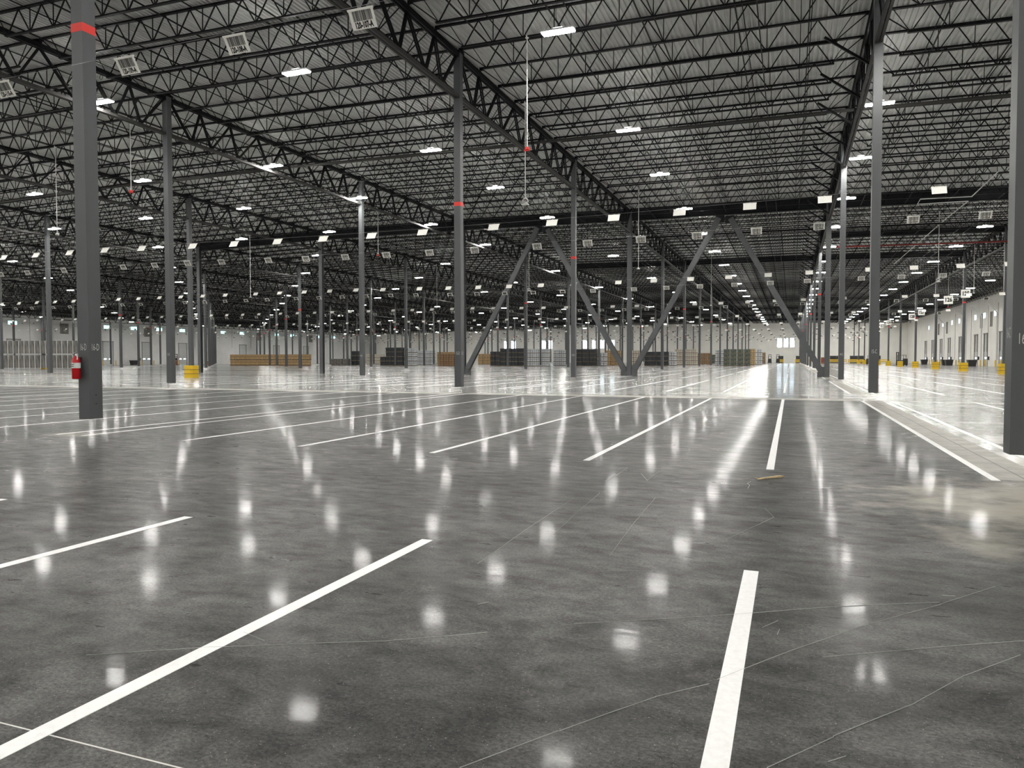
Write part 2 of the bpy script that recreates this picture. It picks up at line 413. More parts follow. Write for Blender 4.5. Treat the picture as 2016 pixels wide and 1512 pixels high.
# sprinkler mains
for (ya, za, xa, xb, mt_) in ((70.5, 12.95, -60, XR - .3, 'black'), (84.0, 13.15, 2.9, XR - .3, 'redpipe'), (39.5, 13.55, -100, XR - .3, 'girder')):
    P = [(x_, ya, zd(x_) - (14.9 - za)) for x_ in np.linspace(xa, xb, 9)]
    link('sprinkler_main', MB().tube(P, .08, 8).mesh('sprinkler_main', mt_), ceiling)

# ------------------------------------------------------------------ walls
def wall_mb(axis, pos, a, b_, panel, nrm):
    """tilt-up wall: each panel is its own part, joints recessed"""
    return np.arange(a, b_ + .01, panel)
wl = structure(link('wall_left', MB().box(XL - .6, XL - .25, YB - .5, YF + .6, -.05, 15.6).mesh('wall_left', 'wall')))
wr = structure(link('wall_right', MB().box(XR + .25, XR + .6, YB - .5, YF + .6, -.05, 15.6).mesh('wall_right', 'wall_r')))
wf = structure(link('wall_back', MB().box(XL - .6, XR + .6, YF + .25, YF + .6, -.05, 15.6).mesh('wall_back', 'wall_r')))
wb = structure(link('wall_front', MB().box(XL - .6, XR + .6, YB - .6, YB - .25, -.05, 15.6).mesh('wall_front', 'wall')))
def panels(parent, axis, a, b_, n, holes, mt_, inward):
    """panels 0.25 thick, with the openings in `holes` (s0,s1,z0,z1) cut through as real gaps"""
    st = (b_ - a) / n
    for k in range(n):
        s0, s1 = a + k * st + .012, a + (k + 1) * st - .012
        hs = [h for h in holes if h[1] > s0 and h[0] < s1]
        cuts = sorted({s0, s1} | {min(max(h[0], s0), s1) for h in hs} | {min(max(h[1], s0), s1) for h in hs})
        b = MB()
        for c, d in zip(cuts[:-1], cuts[1:]):
            zs = [(0, 15.5)]
            for h in hs:
                if h[0] < (c + d) / 2 < h[1]:
                    nz = []
                    for (p, q) in zs:
                        if h[2] > p: nz.append((p, min(h[2], q)))
                        if h[3] < q: nz.append((max(h[3], p), q))
                    zs = [z for z in nz if z[1] - z[0] > .01]
            for (p, q) in zs:
                if axis == 'X':
                    x0_ = XL - .25 if inward > 0 else XR; b.box(x0_, x0_ + .25, c, d, p, q)
                else:
                    y0_ = YF if inward < 0 else YB - .25; b.box(c, d, y0_, y0_ + .25, p, q)
        link('wall_panel', b.mesh('wall_panel', mt_), parent)
# openings on the left wall (windows, docks), right wall, far wall
WL = [y for y in (119.9, 145.4, 153.9, 162.6, 171.2, 188.2, 196.8, 214.5, 223, 240, 249)]
holesL = [(y - 1.15, y + 1.15, 9.6, 10.6) for y in WL]
DL = [120.0, 145.4, 158.0, 171.2, 197.0, 214.0, 231.0]
holesL += [(y - 1.6, y + 1.6, 0, 6.2) for y in DL]
LL = [132.9, 158.4, 205.0, 234.0]; holesL += [(y - 1.2, y + 1.2, 7.9, 10.5) for y in LL]
RWs = [165.9 - 2, 172.5, 180.2, 196.0, 204.2, 215.5, 226, 236]
holesR = [(y - 1.15, y + 1.15, 9.55, 10.75) for y in RWs]
DR = [158.8, 170.5, 178.7, 194.0, 206.5, 217, 229, 240]
holesR += [(y - 1.45, y + 1.45, 0, 6.4) for y in DR]
LR = [166.6, 174.6, 190.8, 210, 221]; holesR += [(y - .95, y + .95, 7.7, 10.6) for y in LR]
FWx = [(-75.3, -73.6), (-71.6, -70.0), (-68.5, -66.8), (-64.6, -62.8), (-92.0, -90.4), (-89.2, -87.6), (-4.55, -2.95), (-2.35, -.85), (-.30, 1.20), (-108, -106), (-105, -103)]
holesF = [(a, b_, 5.5, 8.7) for a, b_ in FWx]
panels(wl, 'X', YB - .2, YF + .2, 32, holesL, 'wall', 1)
panels(wr, 'X', YB - .2, YF + .2, 32, holesR, 'wall_r', -1)
panels(wf, 'Y', XL, XR, 24, holesF, 'wall_r', -1)
wn = [0]
def window(axis, s0, s1, z0, z1, side, mt_):
    wn[0] += 1
    o = structure(bpy.data.objects.new('window_%d' % wn[0], None)); col.objects.link(o)
    fr = MB(); pn = MB(); t = .07
    def bx(b, a, c, p, q, d0, d1):
        if axis == 'X':
            base = XL if side > 0 else XR; d0_, d1_ = (base - d0, base - d1) if side > 0 else (base + d0, base + d1)
            b.box(min(d0_, d1_), max(d0_, d1_), a, c, p, q)
        else: b.box(a, c, YF + min(d0, d1), YF + max(d0, d1), p, q)
    bx(fr, s0, s1, z0, z0 + t, .02, .16); bx(fr, s0, s1, z1 - t, z1, .02, .16)
    bx(fr, s0, s0 + t, z0, z1, .02, .16); bx(fr, s1 - t, s1, z0, z1, .02, .16)
    bx(fr, (s0 + s1) / 2 - .03, (s0 + s1) / 2 + .03, z0, z1, .04, .14)
    bx(pn, s0 + t, s1 - t, z0 + t, z1 - t, .10, .12)
    link('window_frame', fr.mesh('window_frame', 'white'), o); link('pane', pn.mesh('pane', mt_), o)
for y in WL: window('X', y - 1.15, y + 1.15, 9.6, 10.6, 1, 'pane')
for y in RWs: window('X', y - 1.15, y + 1.15, 9.55, 10.75, -1, 'pane_r')
for a, b_ in FWx: window('Y', a, b_, 5.5, 8.7, 0, 'pane_w')
dn = [0]
def dock(y, hw, h, side):
    dn[0] += 1
    o = structure(bpy.data.objects.new('door_%d' % dn[0], None)); col.objects.link(o)
    base = XL if side > 0 else XR
    o.location = (base, y, 0)
    q = 1 if side > 0 else -1
    nseg = 6
    for k in range(nseg):                                    # sectional door leaf
        z0, z1 = .02 + (h - .05) * k / nseg * .72, .02 + (h - .05) * ((k + 1) / nseg * .72) - .025
        link('door_section', MB().box(*sorted((-.08 * q, -.13 * q)), -hw + .06, hw - .06, z0, z1).mesh('door_section', 'door'), o)
    link('upper_panel', MB().box(*sorted((-.10 * q, -.16 * q)), -hw + .06, hw - .06, h * .72 + .02, h).mesh('upper_panel', 'door'), o)
    for s_ in (-1, 1):
        b = MB(); b.box(*sorted((.02 * q, .12 * q)), s_ * hw - .06, s_ * hw + .06, 0, h + .1)
        if side < 0:
            b.box(*sorted((.02 * q, .08 * q)), s_ * hw - .50 * (1 if s_ > 0 else 0) , s_ * hw - .50 * (1 if s_ > 0 else 0) + .50, h * .62, h * .63)
            b.box(*sorted((.02 * q, .10 * q)), s_ * (hw - .5) - .04, s_ * (hw - .5) + .04, h * .45, h + .1)
            for r_ in range(5):
                zz = h * (.5 + .1 * r_); b.box(*sorted((.02 * q, .08 * q)), min(s_ * hw, s_ * (hw - .5)), max(s_ * hw, s_ * (hw - .5)), zz, zz + .06)
        link('door_track', b.mesh('door_track', 'door_frame'), o)
    link('door_lintel', MB().box(*sorted((.02 * q, .2 * q)), -hw - .15, hw + .15, h, h + .16).mesh('door_lintel', 'door_frame'), o)
    for s_ in (-1, 1):
        link('door_light', MB().box(*sorted((-.05 * q, -.085 * q)), s_ * hw * .5 - .35, s_ * hw * .5 + .35, 1.5, 1.72).mesh('door_light', 'pane_w'), o)
for y in DL: dock(y, 1.6, 6.2, 1)
for y in DR: dock(y, 1.45, 6.4, -1)
def louvre(y, hw, z0, z1, side, parent):
    base = XL if side > 0 else XR; q = 1 if side > 0 else -1
    b = MB(); b.box(*sorted((base - .2 * q, base - .22 * q)), y - hw, y + hw, z0, z1)
    for s_ in np.linspace(-hw + .06, hw - .06, 5): b.box(*sorted((base - .02 * q, base + .05 * q)), y + s_ - .05, y + s_ + .05, z0, z1)
    n_ = int((z1 - z0) / .3)
    for k in range(n_): b.box(*sorted((base - .12 * q, base - .06 * q)), y - hw, y + hw, z0 + .3 * k, z0 + .3 * k + .16)
    link('wall_louvre', b.mesh('wall_louvre', 'louvre'), parent)
for y in LL: louvre(y, 1.2, 7.9, 10.5, 1, wl)
for y in LR: louvre(y, .95, 7.7, 10.6, -1, wr)
# downpipes and conduits on the walls
for y in (150.3, 178.0, 206.5, 181.0, 128.2): link('wall_pipe', MB().tube([(XL + .1, y, 0), (XL + .1, y, 10.9), (XL + .9, y + .2, 11.7)], .09, 6).mesh('wall_pipe', 'white'), wl)
for y in (124, 137.5, 141, 163, 176, 184.5, 192, 201, 210): link('wall_conduit', MB().box(XL, XL + .06, y - .03, y + .03, 5.2, 11.3).mesh('wall_conduit', 'louvre'), wl)
for y in (174.0, 188.0, 213.0, 162.0): link('wall_pipe', MB().tube([(XR - .12, y, 0), (XR - .12, y, 10.2), (XR - 1.7, y + .2, 12.2), (XR - 2.2, y + .2, 12.2)], .13, 8).mesh('wall_pipe', 'white'), wr)
for y in (161.5, 168.9, 183.5, 200, 224): link('wall_conduit', MB().box(XR - .06, XR, y - .03, y + .03, 1.2, 12).mesh('wall_conduit', 'louvre'), wr)
# small brackets left in the far wall panels
for k in range(44):
    xx = -140 + k * 3.7 + rng.uniform(-.8, .8)
    if xx > 30: break
    for zz in ((11.6, 9.4, 7.6) if k % 2 else (9.9, 8.1)):
        link('wall_insert', MB().box(xx - .28, xx + .28, YF - .05, YF, zz, zz + .2).mesh('wall_insert', 'machine'), wf)

# ------------------------------------------------------------------ columns
CW = .1525
LINE = {1: 'the yellow-guarded line nearest the right wall', 0: 'the line of the right foreground column', -1: 'the line starting at the extinguisher column',
        -2: 'the second line left of the extinguisher column\'s aisle', -3: 'the third line left of the open aisle'}
LINE = {1: 'the yellow-guarded column line nearest the dock wall', 0: 'the column line beside the open striped aisle', -1: 'the column line that begins with the extinguisher',
        -2: 'the next column line left of the extinguisher line', -3: 'the second column line left of the extinguisher line', -4: 'the third column line left of the extinguisher line',
        -5: 'the fourth column line left of the extinguisher line', -6: 'the fifth column line left of the extinguisher line', -7: 'the sixth column line left of the extinguisher line'}
hss = MB().box(-CW, CW, -CW, CW, .02, 1); hssm = hss.mesh('column_shaft', 'steel')
basem = MB().box(-.23, .23, -.23, .23, 0, .018).mesh('base_plate', 'steel')
capm = MB().box(-.2, .2, -.2, .2, -.03, 0).box(-.17, .17, -.26, .26, -.10, -.03).mesh('cap_plate', 'black')
def hsec(b, x0, x1, y0, y1, z0, z1):
    t = .03; ym = (y0 + y1) / 2; xm = (x0 + x1) / 2
    b.box(x0, x1, y0, y0 + t, z0, z1); b.box(x0, x1, y1 - t, y1, z0, z1); b.box(xm - .012, xm + .012, y0 + t, y1 - t, z0, z1)
wsec = MB(); hsec(wsec, -.20, .20, -.19, .19, 0, 1); wsecm = wsec.mesh('column_shaft', 'steel')
bandm = MB().box(-CW - .004, CW + .004, -CW - .004, CW + .004, 0, .17).mesh('red_band', 'red')
# yellow plastic column guard: three stacked rings
def guard_mb():
    b = MB(); n = 20; r = .56
    for k, (z0, z1) in enumerate(((0, .33), (.36, .66), (.69, 1.02))):
        for q in range(4):
            za = z0 + (z1 - z0) * q / 4; zb = z0 + (z1 - z0) * (q + 1) / 4; rr = r - (.015 if q % 2 else 0)
            o = len(b.v)
            for z_ in (za, zb):
                for t in range(n):
                    a = 2 * math.pi * t / n; c_, s_ = math.cos(a), math.sin(a); k_ = (abs(c_) ** 5 + abs(s_) ** 5) ** (-1 / 5)
                    b.v.append((rr * .86 * k_ * c_, rr * .86 * k_ * s_, z_))
            for t in range(n): b.f.append((o + t, o + (t + 1) % n, o + n + (t + 1) % n, o + n + t)); b.m.append(0)
            b.f.append(tuple(o + n + t for t in range(n))); b.m.append(0)
    return b
gmesh = guard_mb().mesh('guard_shell', 'yellow')
strapm = MB(); 
for z_ in (.345, .675): strapm.box(-.49, .49, -.49, .49, z_ - .015, z_ + .015)
strapm = strapm.mesh('strap', 'dark')
def guard(x, y, label, group):
    o = empty('column_guard', (x, y, 0), label, 'column guard', group)
    link('guard_shell', gmesh, o); link('strap', strapm, o)
FACE = {(-1, 0): '16-D', (0, 0): '16-C', (0, 1): '15-C', (-1, 1): '15-D', (-2, 1): '15-E', (0, 2): '14-C', (-1, 2): '14-D', (-2, 2): '14-E'}
chk = {}
for i in range(-10, 2):
    for j in range(0, 15):
        x, y = cx(i), cyy(j); z = zd(x) - .12
        if y > YF - 2: continue
        if i == 0 and j == 0: x += 0
        if i < -7:
            lab = 'dark grey steel column far back in the left part of the hall'; grp = 'far left columns'
        elif j > 9:
            lab = 'dark grey steel column far down the hall near the white end wall'; grp = 'far columns by the end wall'
        else:
            extra = {(-1, 0): 'thick grey square column with red extinguisher, red band and chalked 16-D', (0, 0): 'large dark square column cut by the right edge of the picture, chalked 16-C',
                     (-1, 1): 'grey square column with red band and chalked 15-D, in the middle', (0, 1): 'dark square column chalked 15-C, right of the open aisle',
                     (-2, 1): 'grey square column chalked 15-E, right of the extinguisher column'}.get((i, j))
            lab = extra or ('dark grey %s column, %s from the camera in %s' % ('wide-flange' if j == 3 else 'square', ORD[j], LINE[i]))
            grp = None
        o = empty('steel_column', (x, y, 0), lab, 'column', grp or 'hall columns')
        big = (j == 3 and -5 <= i)
        link('column_shaft', wsecm if big else hssm, o, (0, 0, 0), (0, 0, 0), (1, 1, z))
        if j < 10: link('cap_plate', capm, o, (0, 0, z))
        if (i + j) % 2 == (1 if j == 0 else 0) or (i, j) in ((-1, 0), (-1, 1), (-1, 2)):
            if not (i == 0 and j < 3) and not big and (i, j) not in ((-2, 1), (-2, 2), (-4, 2)):
                link('red_band', bandm, o, (0, 0, 8.2))
        if (i, j) in FACE:
            s = FACE[(i, j)]; tm = text_mesh(s, .150, 'chalk', -.05)
            link('chalk_mark', tm, o, (0, -CW - .003, 1.78), (math.pi / 2, 0, 0), (.62, 1.35, 1))
            if (i, j) in ((-1, 0), (-1, 1), (-1, 2)): link('chalk_mark', tm, o, (CW + .003, 0, 1.78), (math.pi / 2, 0, math.pi / 2), (.62, 1.35, 1))
            if (i, j) == (0, 0): link('chalk_mark', tm, o, (-CW - .003, 0, 1.86), (math.pi / 2, 0, -math.pi / 2), (.62, 1.35, 1))
        if (i, j) in ((-1, 0), (0, 0)):
            link('bolt_cap', MB().box(CW, CW + .004, -.012, .012, .60, .625).box(CW, CW + .004, -.012, .012, .78, .805).mesh('bolt_cap', 'dark'), o)
        if i == 1 and j >= 3:
            guard(x, y, 'yellow plastic column guard on the %s column of the line nearest the dock wall' % ORD[j], 'yellow column guards')
guard(cx(-3), cyy(2), 'large yellow column guard right of the chalked 15-E column, left of the picture centre', 'yellow column guards')
guard(cx(-7), cyy(4), 'yellow column guard in front of the orange machine by the left wall', 'yellow column guards')
guard(cx(-9), cyy(6), 'small yellow column guard near the left wall beside the dock door', 'yellow column guards')
# braces of row 3
def brace(i, s_, lab):
    o = empty('diagonal_brace', (cx(i), cyy(3), 0), lab, 'brace', 'diagonal braces of the braced row')
    b = MB(); a = Vector((s_ * .42, 0, .45)); apx = Vector((s_ * (SX / 2 - .48), 0, zd(cx(i)) - 1.35))
    d = (apx - a).normalized(); n_ = Vector((-d.z, 0, d.x))
    # I-section lying so that its flanges face up and down the hall
    for q in (-1, 1):
        off_ = Vector((0, q * .17, 0)); b.bar(a + off_, apx + off_, .03, .46, up=(0, 1, 0))
    b.bar(a, apx, .32, .02, up=(0, 1, 0))
    link('brace_bar', b.mesh('brace_bar', 'steel'), o)
    g = MB(); g.box(min(s_ * .18, s_ * .74), max(s_ * .18, s_ * .74), -.16, .16, 0, .42); g.box(min(s_ * .18, s_ * .62), max(s_ * .18, s_ * .62), -.02, .02, .42, .85)
    link('gusset', g.mesh('gusset', 'steel'), o)
    g = MB(); xa = s_ * (SX / 2 - .02); xb = s_ * (SX / 2 - .75); g.box(min(xa, xb), max(xa, xb), -.02, .02, zd(cx(i)) - 1.75, zd(cx(i)) - 1.1)
    link('top_gusset', g.mesh('top_gusset', 'beam'), o)
brace(-2, 1, 'diagonal steel brace rising right from behind the chalked 15-D column')
brace(-1, -1, 'diagonal steel brace rising left from the central double-brace foot')
brace(-1, 1, 'diagonal steel brace rising right from the central double-brace foot')
brace(0, -1, 'diagonal steel brace rising left from the columns beside the open aisle')

# ------------------------------------------------------------------ fire extinguisher on the left foreground column
ex = empty('fire_extinguisher', (cx(-1) - .085, cyy(0) - CW - .10, 1.13), 'red fire extinguisher hung on the left foreground column', 'fire extinguisher')
rad = .082
prof = [(0, .070), (.015, rad), (.36, rad), (.42, .07), (.455, .04), (.475, .024)]
link('cylinder', MB().tube([(0, 0, z) for z, _ in prof], [r for _, r in prof], 20).mesh('cylinder', 'ext', True), ex)
link('label_wrap', MB().tube([(0, 0, .225), (0, 0, .335)], rad + .0015, 20, caps=False).mesh('label_wrap', 'white', True), ex)
lm = MB()
for a_, z_ in ((-2.0, .30), (-1.75, .30), (-1.5, .30), (-2.05, .265), (-1.8, .265), (-1.55, .262), (-1.3, .30), (-1.35, .262)):
    p = Vector((math.cos(a_) * (rad + .003), math.sin(a_) * (rad + .003), z_)); t_ = Vector((-math.sin(a_), math.cos(a_), 0))
    lm.bar(p - t_ * .007, p + t_ * .007, .018, .002, up=(0, 0, 1))
link('label_print', lm.mesh('label_print', 'ink'), ex)
tri = MB(); pts_ = []
for a_, z_ in ((-2.55, .10), (-2.55, .155), (-1.95, .127)): pts_.append((math.cos(a_) * (rad + .003), math.sin(a_) * (rad + .003), z_))
tri.add(pts_, [(0, 1, 2)]); link('arrow_mark', tri.mesh('arrow_mark', 'white'), ex)
link('valve', MB().tube([(0, 0, .47), (0, 0, .52)], .018, 10).mesh('valve', 'chrome'), ex)
link('handle', MB().bar((-.075, -.01, .515), (.05, 0, .575), .016, .008).bar((-.06, -.01, .50), (.03, 0, .515), .016, .008).mesh('handle', 'chrome'), ex)
link('hose', MB().tube([(.02, -.02, .50), (.06, -.03, .49), (.075, -.03, .44), (.068, -.03, .40)], .011, 8).mesh('hose', 'white'), ex)
link('wall_hook', MB().box(-.02, .02, rad - .01, .10, .35, .45).mesh('wall_hook', 'dark'), ex)

# ------------------------------------------------------------------ lamps
LXs = [26.3, 15.4, 3.62, -7.8, -18.9, -29.6, -40.1, -50.2, -60.8, -71.5, -82.3, -93, -104, -115, -126, -137, -148, -159]
LYs = [-10.5, 1.5, 13.2, 25.25, 37.2, 46.8, 58.2] + [70.4 + 12.15 * k for k in range(17)]
ROWN = {26.3: 'row over the lane beside the dock wall', 15.4: 'row left of the yellow-guarded columns', 3.62: 'row along the right column line', -7.8: 'row over the open aisle',
        -18.9: 'row just left of the extinguisher line', -29.6: 'second row left of the extinguisher line', -40.1: 'third row left of the extinguisher line', -50.2: 'fourth row left of the extinguisher line',
        -60.8: 'fifth row left of the extinguisher line', -71.5: 'sixth row left of the extinguisher line', -82.3: 'seventh row left of the extinguisher line', -93: 'eighth row left of the extinguisher line', -104: 'ninth row left of the extinguisher line', -115: 'tenth row left of the extinguisher line',
        -126: 'eleventh row left of the extinguisher line', -137: 'twelfth row left of the extinguisher line', -148: 'thirteenth row left of the extinguisher line', -159: 'row along the left wall'}
LW, LD = .60, .17
hm = MB().box(-LW, LW, -LD, LD, .035, .10).box(-.17, .17, -.07, .07, .10, .17)
for x_ in (-.5, -.25, 0, .25, .5): hm.box(x_ - .008, x_ + .008, -LD, LD, -.005, .035)
hmm = hm.mesh('lamp_housing', 'housing')
lmesh = MB().box(-LW + .03, LW - .03, -.048, .048, 0, .035)
lmm = lmesh.mesh('lamp_lens', 'lens')
um = MB(); um.box(-LW + .05, LW - .05, -LD + .02, -.09, .10, .105)  # added uplight on top of the housing
umm = um.mesh('uplight_panel', 'uplight')
whm = MB(); 
for s_ in (-1, 1):
    whm.bar((s_ * .5, 0, .1), (s_ * .05, 0, .92), .008, .008, caps=False)
ring = [(.10 * math.cos(t), 0, 1.15 + .10 * math.sin(t)) for t in np.linspace(0, 2 * math.pi, 15)]
whm.tube(ring, .012, 5); whm.tube([(0, 0, .95), (-.09, 0, .75), (-.06, 0, .45), (.02, 0, .17)], .009, 5)
whmm = whm.mesh('suspension', 'black')
far = MB(); far.box(-LW, LW, -LD, LD, .035, .10, 0); far.box(-LW + .03, LW - .03, -LD + .01, LD - .01, 0, .035, 1); far.box(-LW + .05, LW - .05, -LD + .03, LD - .03, .10, .105, 2)
farm = far.mesh('linear_ceiling_lamp', ['housing', 'lens', 'uplight'])
lamps = []
for lx in LXs:
    for k, ly in enumerate(LYs):
        if ly > YF - 5: continue
        if lx < -15 and ly > 62 and (LXs.index(lx) + k) % 2: continue
        y = ly + (3.0 if lx > 10 else 0) + rng.uniform(-.2, .2) * (ly > 60)
        lamps.append((math.hypot(lx, y) if y > 5 else 200 + math.hypot(lx, y), lx, y, k))
lamps.sort(); far_l = MB(); fv = far.v; ff = far.f
for n_, (d_, lx, y, k) in enumerate(lamps):
    z = zd(lx) - 1.93
    if n_ < 295:
        if lx in ROWN and k < 25 and y > 5:
            lab = ('bright' if d_ < 90 else 'tiny') + ' ceiling lamp, %s in the %s' % (ORD[k - 2], ROWN[lx])
        else: lab = 'tiny bright ceiling lamp far off in the %s' % ROWN.get(lx, 'dark left end of the hall')
        if d_ < 90:
            o = empty('linear_ceiling_lamp', (lx, y, z), lab, 'ceiling lamp', 'ceiling lamps')
            link('lamp_housing', hmm, o); [link('lamp_lens', lmm, o, (0, y_, 0)) for y_ in (-.115, 0, .115)]; link('uplight_panel', umm, o); link('suspension', whmm, o)
        else:
            thing(link('linear_ceiling_lamp', farm, None, (lx, y, z)), lab, 'ceiling lamp', 'ceiling lamps')
    else:
        o_ = len(far_l.v); far_l.v += [(p[0] + lx, p[1] + y, p[2] + z) for p in fv]; far_l.f += [tuple(q + o_ for q in f) for f in ff]; far_l.m += far.m
if far_l.v:
    o = stuff(link('distant_ceiling_lamps', far_l.mesh('distant_ceiling_lamps', ['housing', 'lens', 'uplight'])))
    thing(o, 'rows of ceiling lamps too far away to tell apart', 'ceiling lamps')

# ------------------------------------------------------------------ hanging location signs
SW, SH = .47, .31
platem = MB().box(-SW / 2, SW / 2, -.004, .004, -SH, 0).box(-SW / 2 - .01, SW / 2 + .01, -.012, .012, -.02, .015).mesh('sign_plate', 'plate')
bars = MB(); rb = random.Random(3); x_ = -.175
while x_ < .175:
    wd = rb.choice((.004, .007, .011)); bars.box(x_, x_ + wd, -.0065, -.0045, -.18, -.025); x_ += wd + rb.choice((.004, .006, .009))
for (a_, b__, c_, d_) in ((-SW / 2 + .004, -SW / 2 + .010, -SH + .004, -.004),): pass
barm = bars.mesh('barcode', 'ink')
clipm = MB().box(-.02, .02, -.01, .01, 0, .05).mesh('clip', 'cable')
far_s = MB().box(-SW / 2, SW / 2, -.004, .004, -SH, 0, 0).box(-.17, .17, -.008, -.0045, -.20, -.04, 1).box(-.17, .17, -.008, -.0045, -.30, -.23, 1)
far_sm = far_s.mesh('location_sign', ['plate', 'ink']); far_bm = MB().box(-SW / 2, SW / 2, -.004, .004, -SH, 0).mesh('location_sign', 'plate')
WZ = 7.50
wires = []
signs = []
rows = []
for k in range(0, 10):
    rows.append((10.7 + 24.38 * k, True, 120 + 2 * k)); rows.append((29.45 + 24.38 * k, False, 121 + 2 * k))
for ry, front, aisle in rows:
    if ry > 262: continue
    for b_ in range(-8, 2):
        for q in range(6):
            x = cx(b_) - 1.7 - 2.61 * q
            if x > 18.5 or not in_view(x, ry, WZ): continue
            num = 104 + q + 6 * (-b_)
            signs.append((math.hypot(x, ry), x, ry, front, aisle, num))
    nm = 'cable over the %s sign row' % ORD[min(int(ry / 24.38 * 2 + .2), 22)]
    P = []
    for x in np.linspace(-144, 19.4, 60):
        P.append((x, ry, WZ + .045 - (.22 * (1 - ((x + 15.5) / 18.5) ** 2) if -34 < x < 3 else 0)))
    thing(link('sign_cable', MB().tube(P, .006 if ry > 20 else .005, 4, caps=False).mesh('sign_cable', 'cable')),
          'thin steel cable carrying the %s row of location signs from the camera' % ORD[min(rows.index((ry, front, aisle)), 22)], 'cable', 'sign cables')
signs.sort(); rest = MB()
for n_, (d_, x, ry, front, aisle, num) in enumerate(signs):
    z = WZ - (.22 * (1 - ((x + 15.5) / 18.5) ** 2) if -34 < x < 3 else 0)
    tilt = math.radians(-32 if front else 32); rz = 0 if front else math.pi
    rot = (math.radians(32), 0, rz)
    s = '%d-%d-A' % (aisle, num)
    rown = ORD[min(rows.index((ry, front, aisle)), 22)]
    if n_ < 295:
        if d_ < 62:
            lab = ('white hanging barcode sign reading %s' % s) if front else 'blank white back of a hanging sign, %s from the right in the %s sign row' % (ORD[max(0, num - 101)] if num - 101 < 25 else 'far left', rown)
            if not front and num - 101 >= 25: lab = 'blank white back of a far left hanging sign in the second sign row'
            o = empty('location_sign', (x, ry, z), lab, 'sign', 'hanging location signs'); o.rotation_euler = rot
            link('sign_plate', platem, o); link('barcode', barm, o); link('clip', clipm, o)
            if front or d_ < 45:
                link('lettering', text_mesh(s, .10, 'ink', .9), o, (0, -.0055, -.245), (math.pi / 2, 0, 0), (.80, 1.30, 1))
        else:
            o = link('location_sign', far_sm, None, (x, ry, z), rot)
            thing(o, ('small white sign, %s from the right in the %s hanging sign row' % (ORD[num - 101], rown)) if num - 101 < 25 else 'small white sign at the far left of the %s hanging sign row' % rown, 'sign', 'distant signs of the %s row' % rown)
    else:
        R_ = Matrix.Rotation(rz, 3, 'Z') @ Matrix.Rotation(rot[0], 3, 'X'); o_ = len(rest.v)
        rest.v += [tuple(R_ @ Vector(p) + Vector((x, ry, z))) for p in far_s.v]; rest.f += [tuple(q + o_ for q in f) for f in far_s.f]; rest.m += far_s.m
thing(stuff(link('distant_location_signs', rest.mesh('distant_location_signs', ['plate', 'ink']))), 'rows of small hanging signs too far off to tell apart', 'signs')
# large dock number signs by the yellow-guarded columns
def dock_sign(x, y, z, s, size, lab, dx):
    o = empty('number_sign', (x, y, z), lab, 'sign', 'dock number signs')
    link('sign_plate', MB().box(-size / 2, size / 2, -.01, .01, -size / 2, size / 2).mesh('sign_plate', 'plate'), o)
    link('lettering', text_mesh(s, size * .62, 'ink', .8), o, (0, -.015, 0), (math.pi / 2, 0, 0), (.86, 1.1, 1))
    link('sign_arm', MB().bar((0, .02, size / 2 - .05), (-dx, .40 - CW * .9, size / 2 - .05), .05, .05).mesh('sign_arm', 'white'), o)
for (jj, dx, dz, s, lab) in ((5, .05, .35, '125', 'white square sign reading 125 above a red band'), (5, -1.75, -.35, '126', 'white square sign reading 126 left of the sign 125'),
                             (7, .75, .25, '127', 'white square sign reading 127'), (7, -.65, -.45, '128', 'lower white square sign reading 128 beside the sign 127'),
                             (9, -.1, .2, '129', 'small white sign reading 129 far down the dock side'), (9, -1.5, -.4, '130', 'small white sign reading 130, lower of a far pair on the dock side'),
                             (12, -.6, .2, '131', 'tiny white sign reading 131 far down the dock side'), (12, -1.9, -.1, '132', 'tiny white sign reading 132, left of a tiny far pair')):
    dock_sign(cx(1) + dx, cyy(jj) - .4, 8.95 + dz, s, .98, lab, dx)

# ------------------------------------------------------------------ pendant cords and antennas
def pend(x, y, zb, kind, lab):
    y = Y0 + 2.285625 * round((y - Y0) / 2.285625)
    o = empty('pendant', (x, y, zd(x) - JD + .03), lab, 'pendant', 'thin white drop rods')
    L = zd(x) - JD + .03 - zb
    link('rod', MB().tube([(0, 0, 0), (0, 0, -L)], .022, 6).mesh('rod', 'white'), o)
    link('canopy', MB().tube([(0, 0, -.06), (0, 0, .02)], .07, 10).mesh('canopy', 'white'), o)
    if kind == 'red':
        link('red_head', MB().tube([(0, 0, -L), (0, 0, -L - .10)], .09, 10).box(-.12, .12, -.03, .03, -L - .14, -L - .08).mesh('red_head', 'red'), o)
    elif kind == 'ring':
        r_ = [(.13 * math.cos(t), .03 * math.cos(t), -L - .15 + .13 * math.sin(t)) for t in np.linspace(0, 2 * math.pi, 17)]
        r2_ = [(.02 + .07 * math.cos(t), .10 * math.cos(t), -L - .15 + .09 * math.sin(t)) for t in np.linspace(0, 2 * math.pi, 13)]
        link('cable_coil', MB().tube(r_, .022, 6).tube(r2_, .018, 6).mesh('cable_coil', 'white'), o)
        link('antenna_plate', MB().box(-.17, .17, -.10, .10, -L - .36, -L - .31).mesh('antenna_plate', 'white'), o)
    else:
        link('antenna_plate', MB().tube([(0, 0, -L), (0, 0, -L - .08), (0, 0, -L - .12)], [.03, .10, .13], 10).mesh('antenna_plate', 'white'), o)
